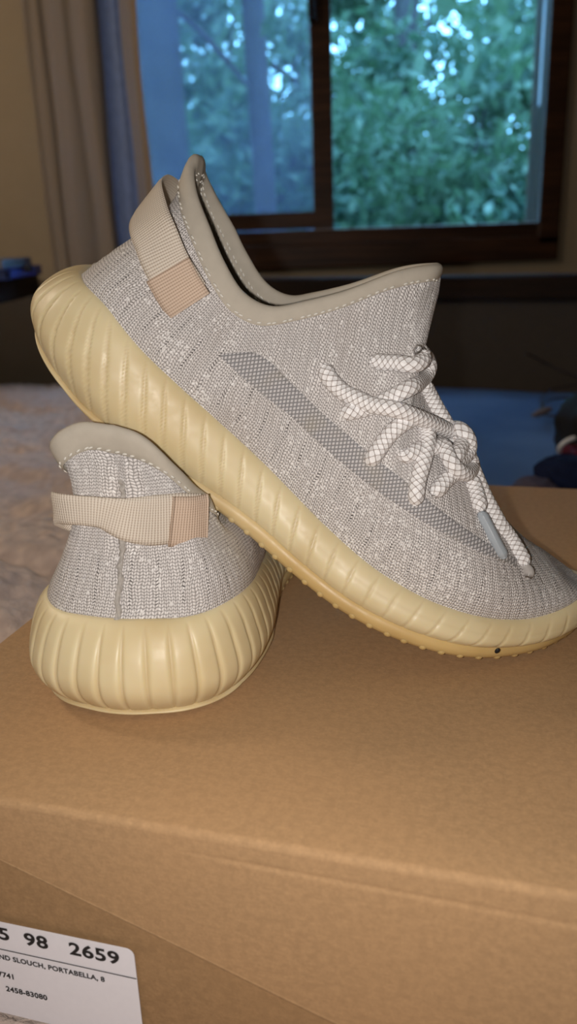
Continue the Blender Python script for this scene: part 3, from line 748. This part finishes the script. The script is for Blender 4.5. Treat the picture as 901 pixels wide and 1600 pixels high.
def m_sherpa():
    n = NT('sherpa_fleece'); c = n.coord(); v = n.voro(c, 95, 'SMOOTH_F1'); f = n.noise(c, 260, 5, .7); big = n.noise(c, 7, 3)
    col = n.mix(n.ramp(v, .1, .7), (.82, .66, .57), (.58, .455, .40))
    col = n.mix(n.ramp(big, .4, .65, 0, .6), col, (.56, .48, .49))
    h = n.math('ADD', n.math('MULTIPLY', v, -1.0), n.math('MULTIPLY', f, .8))
    m = n.fin(col, .95, n.bump(h, .6, .006), spec=.05)
    n.b.inputs['Sheen Weight'].default_value = .4
    return m
M['sherpa'] = m_sherpa()
def blz(x, y):
    # u,v in box frame
    u = x*.961-y*.276; v = x*.276+y*.961
    near = max(0, 1-abs(v-.35)/.5)
    z = BZ+.014
    side = UL-u                                   # distance left of the box
    if side > 0:
        z += .062*math.exp(-((side-.15)/.11)**2)*(.45+.55*near)
        z += .020*math.exp(-((side-.33)/.08)**2)*near
    q1 = 1.3*noise.noise(Vector((x*2.6, y*2.6, 0)))
    fold = lambda ph, sharp: math.exp(-((ph-round(ph))/sharp)**2)
    if side > -.02:
        k = min(1, (side+.02)/.05)
        z -= k*(.028*fold(v*2.9+u*.9+q1*.35+.15, .07)+.014*fold(v*6.1-u*1.7+q1*.8, .09))
        z += k*.016*noise.noise(Vector((x*7, y*7, 2)))
    z = max(z, BZ+.002)
    t = noise.noise(Vector((x*42, y*42, 5)))*.0045+noise.noise(Vector((x*95, y*95, 9)))*.003+noise.noise(Vector((x*210, y*210, 3)))*.0012
    z += t
    if UL-.004 < u < UR_ and .200 < v < .595: z = min(z, BZ-.0005)
    elif u >= UL-.004 and v <= .20: z = BZ+.004+.5*t
    return z
V = []; F = []; nx, ny_ = 420, 520
xs = np.linspace(-.88, .12, nx); ys = np.concatenate([np.linspace(.02, .75, 380), np.linspace(.753, 1.655, 140)])
for i in range(nx):
    for j in range(ny_):
        V.append((xs[i], ys[j], blz(xs[i], ys[j])))
F = grid_faces(nx, ny_)
def rim(idx):
    base = len(V)
    for k in idx: p = V[k]; V.append((p[0], p[1], p[2]-.03))
    for k in range(len(idx)-1): F.append((idx[k], idx[k+1], base+k+1, base+k))
rim([i*ny_+ny_-1 for i in range(nx)]); rim([i*ny_ for i in range(nx)]); rim(list(range(ny_))); rim([(nx-1)*ny_+j for j in range(ny_)])
bl = mesh_obj('fleece_blanket', V, F, M['sherpa']); tag(bl, 'fluffy pinkish beige fleece blanket heaped on the bed left of the box', 'blanket')

# ------------------------------------------------------------------ room
WY = 1.85
FZ = -.75; CZ = 1.65
def struct(name, c, s, mat, bevel=0): return tag(box_obj(name, c, s, mat, None, bevel), kind='structure')
struct('floor', (0, -.1, FZ-.05), (4.4, 4.2, .1), M['floor'])
struct('ceiling', (0, -.1, CZ+.05), (4.4, 4.2, .1), M['ceil'])
struct('wall_left', (-2.05, -.1, .45), (.1, 4.2, 2.5), M['wall'])
struct('wall_right', (2.05, -.1, .45), (.1, 4.2, 2.5), M['wall'])
struct('wall_rear', (0, -2.15, .45), (4.2, .1, 2.5), M['wall'])
# window opening
WX0, WX1, WZ0, WZ1 = -.385, .552, .130, 1.02
bm = bmesh.new(); wt = .12; wc = WY+wt/2
add_box(bm, ((-2+WX0)/2, wc, .45), (WX0+2, wt, 2.5)); add_box(bm, ((2+WX1)/2, wc, .45), (2-WX1, wt, 2.5))
add_box(bm, ((WX0+WX1)/2, wc, (WZ0-.8)/2), (WX1-WX0, wt, WZ0+.8)); add_box(bm, ((WX0+WX1)/2, wc, (WZ1+1.7)/2), (WX1-WX0, wt, 1.7-WZ1))
tag(bm_obj('wall_front', bm, M['wall']), kind='structure')
win = empty('window_1', ((WX0+WX1)/2, WY, WZ0)); win['kind'] = 'structure'
def wpart(name, c, s, mat, bevel=.002, parent=None):
    o = box_obj(name, c, s, mat, None, bevel); o.parent = parent or win; o.matrix_parent_inverse = win.matrix_basis.inverted() if parent is None else Matrix.Identity(4)
    o.matrix_parent_inverse = Matrix.Translation((-(WX0+WX1)/2, -WY, -WZ0)); return o
cs = .030                                          # casing in front of the wall
wpart('window_casing', ((WX0+WX1)/2, WY-.008, .128), (WX1-WX0+.072, .022, .05), M['frame'], .004)
wpart('window_casing', (WX1+.013, WY-.008, .60), (.046, .022, .93), M['frame'], .004)
wpart('window_casing', (WX0-.013, WY-.008, .60), (.046, .022, .93), M['frame'], .004)
wpart('window_casing', ((WX0+WX1)/2, WY-.008, 1.05), (WX1-WX0+.072, .022, .06), M['frame'], .004)
# jambs, sashes, glass
IZ = .182
wpart('window_sill', ((.075+.56)/2, WY+.045, IZ-.004), (.50, .10, .006), plain('sill_metal', (.55, .56, .6), .4, .5), .001)
wpart('window_jamb', (.566, WY+.055, .60), (.028, .13, .90), M['frame'])
wpart('window_jamb', (-.375, WY+.055, .60), (.028, .13, .90), M['frame'])
wpart('window_jamb', ((WX0+WX1)/2, WY+.055, .160), (WX1-WX0+.02, .13, .040), M['frame'])
wpart('window_jamb', ((WX0+WX1)/2, WY+.055, 1.01), (WX1-WX0+.02, .13, .03), M['frame'])
sash = wpart('window_sash', (.096, WY+.02, .60), (.042, .03, .86), M['frame'])
wpart('window_sash', (-.145, WY+.02, .200), (.445, .03, .034), M['frame'])
wpart('window_sash', (-.355, WY+.02, .60), (.040, .03, .86), M['frame'])
wpart('sash_edge_strip', (.5535, WY+.06, .72), (.004, .02, .62), plain('strip', (.5, .52, .55), .4, .5), .001)
bm = bmesh.new(); add_box(bm, (.080, WY-.006, .60), (.014, .024, .075), bevel=.005); add_box(bm, (.076, WY-.022, .585), (.010, .016, .04), bevel=.004)
o = bm_obj('window_latch', bm, M['dwood']); o.parent = win; o.matrix_parent_inverse = Matrix.Translation((-(WX0+WX1)/2, -WY, -WZ0))
n = NT('window_glass'); n.b.inputs['Transmission Weight'].default_value = 1; n.b.inputs['IOR'].default_value = 1.0
M['glass'] = n.fin((1, 1, 1), 0.0, None, spec=.5)
wpart('window_pane', (.335, WY+.06, .60), (.435, .003, .84), M['glass'], 0)
wpart('window_pane', (-.14, WY+.02, .60), (.40, .003, .80), M['glass'], 0)
# insect screen behind the left pane: a fine grey weave that lets most light through
n = NT('insect_screen'); tr = n.new('ShaderNodeBsdfTransparent'); tl = n.new('ShaderNodeBsdfTranslucent'); tl.inputs[0].default_value = (.24, .20, .30, 1)
mx = n.new('ShaderNodeMixShader'); hz = n.noise(n.coord(), 5, 2)
n.put(mx.inputs[0], n.ramp(hz, .3, .7, .12, .22)); n.t.links.new(tr.outputs[0], mx.inputs[1]); n.t.links.new(tl.outputs[0], mx.inputs[2]); n.t.links.new(mx.outputs[0], n.out.inputs[0])
M['screen'] = n.m
wpart('insect_screen', (-.14, WY+.085, .60), (.44, .001, .84), M['screen'], 0)

# curtain
def m_curtain():
    n = NT('curtain_cloth'); c = n.coord(); f = n.noise(n.mapping(c, (1, 1, .3)), 300, 3)
    col = n.mix(f, (.50, .42, .33), (.62, .53, .42))
    n.fin(col, .9, n.bump(f, .2, .001), spec=.1)
    tl = n.new('ShaderNodeBsdfTranslucent'); n.put(tl.inputs[0], (.34, .32, .33)); mx = n.new('ShaderNodeMixShader'); mx.inputs[0].default_value = .45
    n.t.links.new(n.b.outputs[0], mx.inputs[1]); n.t.links.new(tl.outputs[0], mx.inputs[2]); n.t.links.new(mx.outputs[0], n.out.inputs[0])
    return n.m
M['curtain'] = m_curtain()
V = []; nu, nv = 260, 50
cpts = [(-.470, 1.80), (-.463, 1.783), (-.452, 1.787), (-.445, 1.780), (-.436, 1.778), (-.427, 1.786), (-.415, 1.778), (-.398, 1.774), (-.385, 1.776), (-.372, 1.782), (-.358, 1.775), (-.345, 1.770), (-.333, 1.775), (-.328, 1.79), (-.318, 1.80), (-.306, 1.80), (-.296, 1.795), (-.286, 1.80), (-.276, 1.79), (-.262, 1.778), (-.248, 1.776)]
cc, _ = arc_resample(catmull(cpts, 400), nu)
for i in range(nu):
    for j in range(nv):
        z = -.62+(1.30+.62)*j/(nv-1)
        wob = .006*noise.noise(Vector((i*.05, z*3, 0)))
        V.append((cc[i, 0]+wob+.002*math.sin(z*9+i*.05), cc[i, 1]+.5*wob+(.006 if z < .3 else 0)*min(1, (.3-z)*3 if z < .3 else 0), z))
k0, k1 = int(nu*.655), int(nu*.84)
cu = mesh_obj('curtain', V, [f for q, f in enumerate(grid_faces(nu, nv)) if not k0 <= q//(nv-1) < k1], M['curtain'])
ln = mesh_obj('window_lit_strip', V, [f for q, f in enumerate(grid_faces(nu, nv)) if k0 <= q//(nv-1) < k1], plain('window_light_tint', (.22, .31, .58), .9, .1, 60, .2), cu)  # blue window light through the curtain, put into this strip's colour
ln['label'] = 'curtain strip coloured blue for window light coming through the fold'
md = cu.modifiers.new('thick', 'SOLIDIFY'); md.thickness = .0012
tag(cu, 'pale beige pleated curtain hanging at the left of the window', 'curtain')
hem = box_obj('curtain_hem', (0, 0, 0), (.001, .001, .001), M['curtain'])
bpy.data.objects.remove(hem)
V = []; hn = 14
for i in range(hn):
    for j in range(nv):
        z = -.62+(1.30+.62)*j/(nv-1); k = nu-hn+i; wob = .006*noise.noise(Vector((k*.05, z*3, 0)))
        V.append((cc[k, 0]+wob+.002*math.sin(z*9+k*.05), cc[k, 1]+.5*wob-.0025, z))
h2 = mesh_obj('hem', V, grid_faces(hn, nv), plain('hem_cloth', (.36, .28, .20), .9, .1, 300), cu)
rod = empty('curtain_rod', (0, WY-.06, 1.31)); tag(rod, 'dark curtain rod above the window', 'curtain rod')
bm = bmesh.new(); bmesh.ops.create_cone(bm, segments=16, radius1=.010, radius2=.010, depth=1.5, cap_ends=True)
bmesh.ops.rotate(bm, matrix=Matrix.Rotation(R(90), 3, 'Y'), verts=bm.verts); bmesh.ops.translate(bm, vec=(.1, 0, 0), verts=bm.verts)
bm_obj('pole', bm, M['dwood'], rod, True)
for x in (-.55, .75): box_obj('bracket', (x, .03, 0), (.02, .058, .03), M['dwood'], rod, .002)

# dark shelf at the left with a book and papers on it
sh = empty('wall_shelf', (-.75, 1.66, .09)); tag(sh, 'dark wooden cabinet shelf on the wall left of the curtain', 'shelf')
box_obj('board', (-.06, 0, .0015), (.60, .34, .043), M['dwood'], sh, .004)
box_obj('bracket', (-.14, .10, -.05), (.03, .17, .06), M['dwood'], sh, .003)
bpy.context.view_layer.update()
bk = empty('book', (-.622, 1.62, .1145)); tag(bk, 'blue book lying flat on the dark shelf', 'book')
M['bluec'] = plain('blue_cover', (.015, .05, .28), .45, .5); M['paper'] = plain('grey_paper', (.22, .23, .27), .8, .2); M['black'] = plain('black_plastic', (.012, .012, .014), .6, .3)
box_obj('cover', (0, 0, .001), (.30, .20, .002), M['bluec'], bk); box_obj('cover', (0, 0, .017), (.30, .20, .002), M['bluec'], bk, .0005)
box_obj('cover', (.149, 0, .009), (.002, .20, .018), M['bluec'], bk); box_obj('page_block', (-.004, 0, .009), (.288, .19, .0138), plain('pages', (.03, .05, .16), .7), bk)
pp = box_obj('paper_stack', (-.617, 1.62, .1405), (.26, .18, .015), M['paper'], None, .001); tag(pp, 'grey paper stack on top of the blue book', 'papers')
V, F, UV = tube([(-.476, 1.66, .1335), (-.466, 1.60, .131), (-.460, 1.59, .1285), (-.455, 1.60, .1285)], .0050)
bl2 = mesh_obj('pouch', V, F, M['black']); tag(bl2, 'small black pouch lying at the right end of the blue book', 'pouch')

# bag, cloth and earphone cable on the blue sheet at the right edge
bag = empty('backpack', (.350, .935, -.106)); tag(bag, 'black backpack with a red side panel lying on the blue sheet at right', 'bag')
def blob(name, c, s, mat, parent=None, amp=.12, fr=3.0, rot=0, sub=4):
    bm = bmesh.new(); bmesh.ops.create_icosphere(bm, subdivisions=sub, radius=1)
    for v in bm.verts:
        p = v.co.copy(); k = 1+amp*noise.noise(p*fr)+amp*.4*noise.noise(p*fr*2.7)
        q = Vector((math.copysign(abs(p.x)**.8, p.x), math.copysign(abs(p.y)**.8, p.y), math.copysign(abs(p.z)**.75, p.z)))*k
        v.co = Vector((q.x*s[0], q.y*s[1], max(q.z, -.86)*s[2]))
    bmesh.ops.rotate(bm, matrix=Matrix.Rotation(rot, 3, 'Y'), verts=bm.verts)
    bmesh.ops.translate(bm, vec=c, verts=bm.verts)
    return bm_obj(name, bm, mat, parent, True)
M['blackc'] = plain('black_nylon', (.010, .010, .011), .7, .3, 300); M['redc'] = plain('red_cloth', (.11, .012, .022), .8, .2, 300)
M['navyc'] = plain('navy_cloth', (.010, .016, .05), .85, .1, 300); M['greyc'] = plain('grey_lilac_cloth', (.10, .085, .12), .9, .1, 300)
blob('bag_body', (.028, .02, .046), (.055, .06, .052), M['blackc'], bag, .10)
blob('side_panel', (-.028, -.022, .022), (.012, .03, .022), M['redc'], bag, .10, rot=.35)
V, F, UV = tube([(-.040, -.02, .036), (-.043, -.03, .045), (-.038, -.035, .053), (-.028, -.035, .057)], .0028)
mesh_obj('zip_pull', V, F, plain('white_cord', (.75, .75, .75), .6), bag)
c1 = blob('cloth', (.300, .83, -.078), (.040, .035, .024), M['navyc'], None, .2, 2.5); tag(c1, 'crumpled navy cloth in front of the black backpack', 'clothing')
c2 = blob('cloth', (.256, .81, -.088), (.024, .03, .018), M['greyc'], None, .2, 2.5); tag(c2, 'crumpled lilac grey cloth left of the navy cloth, just past the box edge', 'clothing')
ca = empty('earphone_cable', (.36, 1.21, -.098)); tag(ca, 'thin dark earphone cable with a tan plug curled on the blue sheet', 'cable')
M['cab'] = plain('cable', (.05, .045, .06), .5, .4)
def capath(nm, pts, r, mat):
    V, F, UV = tube([(p[0]-.36, p[1]-1.21, p[2]+.098) for p in pts], r, 8, step=.006); return mesh_obj(nm, V, F, mat, ca)
capath('cord', [(.385, 1.235, -.094), (.41, 1.30, -.093), (.455, 1.34, -.093), (.52, 1.30, -.093), (.55, 1.22, -.093)], .0016, M['cab'])
capath('cord', [(.385, 1.225, -.094), (.41, 1.20, -.094), (.44, 1.17, -.092), (.47, 1.13, -.094)], .0016, M['cab'])
capath('cord', [(.40, 1.25, -.094), (.415, 1.33, -.094), (.46, 1.42, -.094), (.53, 1.46, -.09), (.50, 1.53, -.075), (.455, 1.53, -.052), (.44, 1.515, -.045)], .0016, M['cab'])
capath('plug', [(.368, 1.215, -.093), (.382, 1.225, -.091), (.402, 1.24, -.089)], .0055, plain('tan_plastic', (.26, .19, .16), .5, .4))

# ------------------------------------------------------------------ outdoors
GZ = -.9
def m_leaf():
    n = NT('leaves'); c = n.coord(); r_ = n.noise(c, 1.3, 2); r2 = n.noise(c, 9, 2)
    col = n.mix(n.ramp(r_, .35, .65), (.03, .085, .055), (.12, .19, .10)); col = n.mix(n.ramp(r2, .5, .75), col, (.34, .42, .30))
    n.fin(col, .45, spec=.6)
    tl = n.new('ShaderNodeBsdfTranslucent'); n.put(tl.inputs[0], (.12, .20, .09)); mx = n.new('ShaderNodeMixShader'); mx.inputs[0].default_value = .35
    n.t.links.new(n.b.outputs[0], mx.inputs[1]); n.t.links.new(tl.outputs[0], mx.inputs[2]); n.t.links.new(mx.outputs[0], n.out.inputs[0])
    return n.m
M['leaf'] = m_leaf(); M['bark'] = plain('bark', (.10, .085, .09), .9, .1, 8, .4, .6, .02); M['soil'] = plain('undergrowth', (.03, .055, .03), .95, .1, 3, .4, .5)
rng = np.random.default_rng(3)
def leaves(n, fn, size):
    P = fn(n); s = size*rng.uniform(.6, 1.4, n)
    a = rng.normal(size=(n, 3)); a /= np.linalg.norm(a, axis=1)[:, None]
    b = np.cross(a, rng.normal(size=(n, 3))); b /= np.linalg.norm(b, axis=1)[:, None]
    q = np.stack([P-a*s[:, None], P+b*s[:, None]*.42, P+a*s[:, None], P-b*s[:, None]*.42], 1).reshape(-1, 3)
    return q
def leaf_obj(name, q, parent=None):
    me = bpy.data.meshes.new(name); n = len(q)//4
    me.vertices.add(len(q)); me.vertices.foreach_set('co', q.astype(np.float32).ravel())
    me.loops.add(len(q)); me.loops.foreach_set('vertex_index', np.arange(len(q), dtype=np.int32))
    me.polygons.add(n); me.polygons.foreach_set('loop_start', np.arange(0, len(q), 4, dtype=np.int32)); me.polygons.foreach_set('loop_total', np.full(n, 4, np.int32))
    me.update(); me.validate(); me.materials.append(M['leaf'])
    o = bpy.data.objects.new(name, me); C.objects.link(o); o.parent = parent; return o
tag(box_obj('ground', (0, 14, GZ-.05), (40, 24, .1), M['soil']), kind='structure')
def tree(x, y, r, lean, label, crown=None, nleaf=5000):
    t = empty('tree', (x, y, GZ)); tag(t, label, 'tree', None)
    V, F, UV = tube([(0, 0, -.1), (lean*.3, 0, 1.2), (lean*.7, .1, 3), (lean*1.3, 0, 6)], r, 14, step=.12)
    mesh_obj('trunk', V, F, M['bark'], t)
    for k in range(4):
        z = 1.6+k*.7+rng.uniform(0, .3); a = rng.uniform(-1, 1); sg = 1 if k % 2 else -1
        V, F, UV = tube([(lean*z/4, 0, z), (lean*z/4+sg*.35, .1*a, z+.35), (lean*z/4+sg*.8, .3*a, z+.5), (lean*z/4+sg*1.4, .3*a, z+.9)], r*.25, 8, step=.1)
        mesh_obj('branch', V, F, M['bark'], t)
    cz = crown or 3.2
    def fn(n):
        k = rng.integers(0, 26, n); cen = rng.normal(size=(26, 3))*np.array([.9, .7, .75])+np.array([lean*.7, 0, cz]); return cen[k]+rng.normal(size=(n, 3))*.20
    lo = leaf_obj('crown', leaves(nleaf, fn, .055), t); lo['kind'] = 'stuff'
    return t
tree(-.50, 4.0, .15, -.1, 'thick shaded tree trunk seen through the left pane behind the screen', 3.6)
tree(-.02, 4.1, .05, -.12, 'slimmer tree trunk seen at the right of the left pane', 3.9, 3000)
tree(1.15, 7.5, .10, -.1, 'slim tree far behind the shrubs in the right pane', 3.4, 2600)
tree(-2.6, 7.0, .14, .2, 'tree outside hidden partly by the curtain')
tree(3.6, 7.2, .14, -.3, 'tree outside beyond the right window frame')
def shrub(x, y, w_, h, n, label, size=.05, d=.5):
    t = empty('shrub', (x, y, GZ)); tag(t, label, 'shrub')
    for k in range(6):
        a = rng.uniform(-1, 1)
        V, F, UV = tube([(a*.1, 0, -.05), (a*.3*w_, .05*a, h*.45), (a*.75*w_, 0, h*.9)], .012, 6, step=.08); mesh_obj('stem', V, F, M['bark'], t)
    def fn(m):
        K = 60; cen = np.stack([rng.uniform(-w_, w_, K), rng.normal(size=K)*d, rng.uniform(.05, 1, K)*h], 1)
        return cen[rng.integers(0, K, m)]+rng.normal(size=(m, 3))*np.array([.14, .14, .10])
    lo = leaf_obj('foliage', leaves(n, fn, size), t); lo['kind'] = 'stuff'
    return t
shrub(1.15, 4.0, .6, 1.6, 8000, 'nearest leafy shrub low in the right pane', .036, .3)
shrub(-.35, 5.4, .9, 1.7, 8000, 'leafy shrub behind the two trunks in the left pane', .045, .3)
shrub(2.3, 5.6, .8, 2.2, 9000, 'tall dense shrub at the right of the right pane', .045, .3)
shrub(1.05, 5.8, .5, 2.1, 7000, 'dark dense shrub in the middle of the right pane', .05, .3)
shrub(-.7, 8.4, 1.7, 3.6, 12000, 'tall distant hedge growth behind the left pane', .07, .4)
# woodland wall farther off
def fn(n):
    x = rng.uniform(-9, 9, n); z = rng.uniform(0, 1, n)**.9*5.6; y = 10.5+rng.uniform(0, 1.6, n)
    return np.stack([x, y, GZ+z], 1)
def clump(n):
    K = 560; cx = rng.uniform(-9, 9, K); cz = GZ+rng.uniform(0, 1, K)**2.0*4.9; cy = 10.5+rng.uniform(0, 2, K)
    k = rng.integers(0, K, n); return np.stack([cx[k], cy[k], cz[k]], 1)+rng.normal(size=(n, 3))*.24
wd = leaf_obj('woodland', leaves(80000, clump, .085)); tag(wd, 'distant mass of woodland foliage filling the view outside the window', 'foliage', kind='stuff')
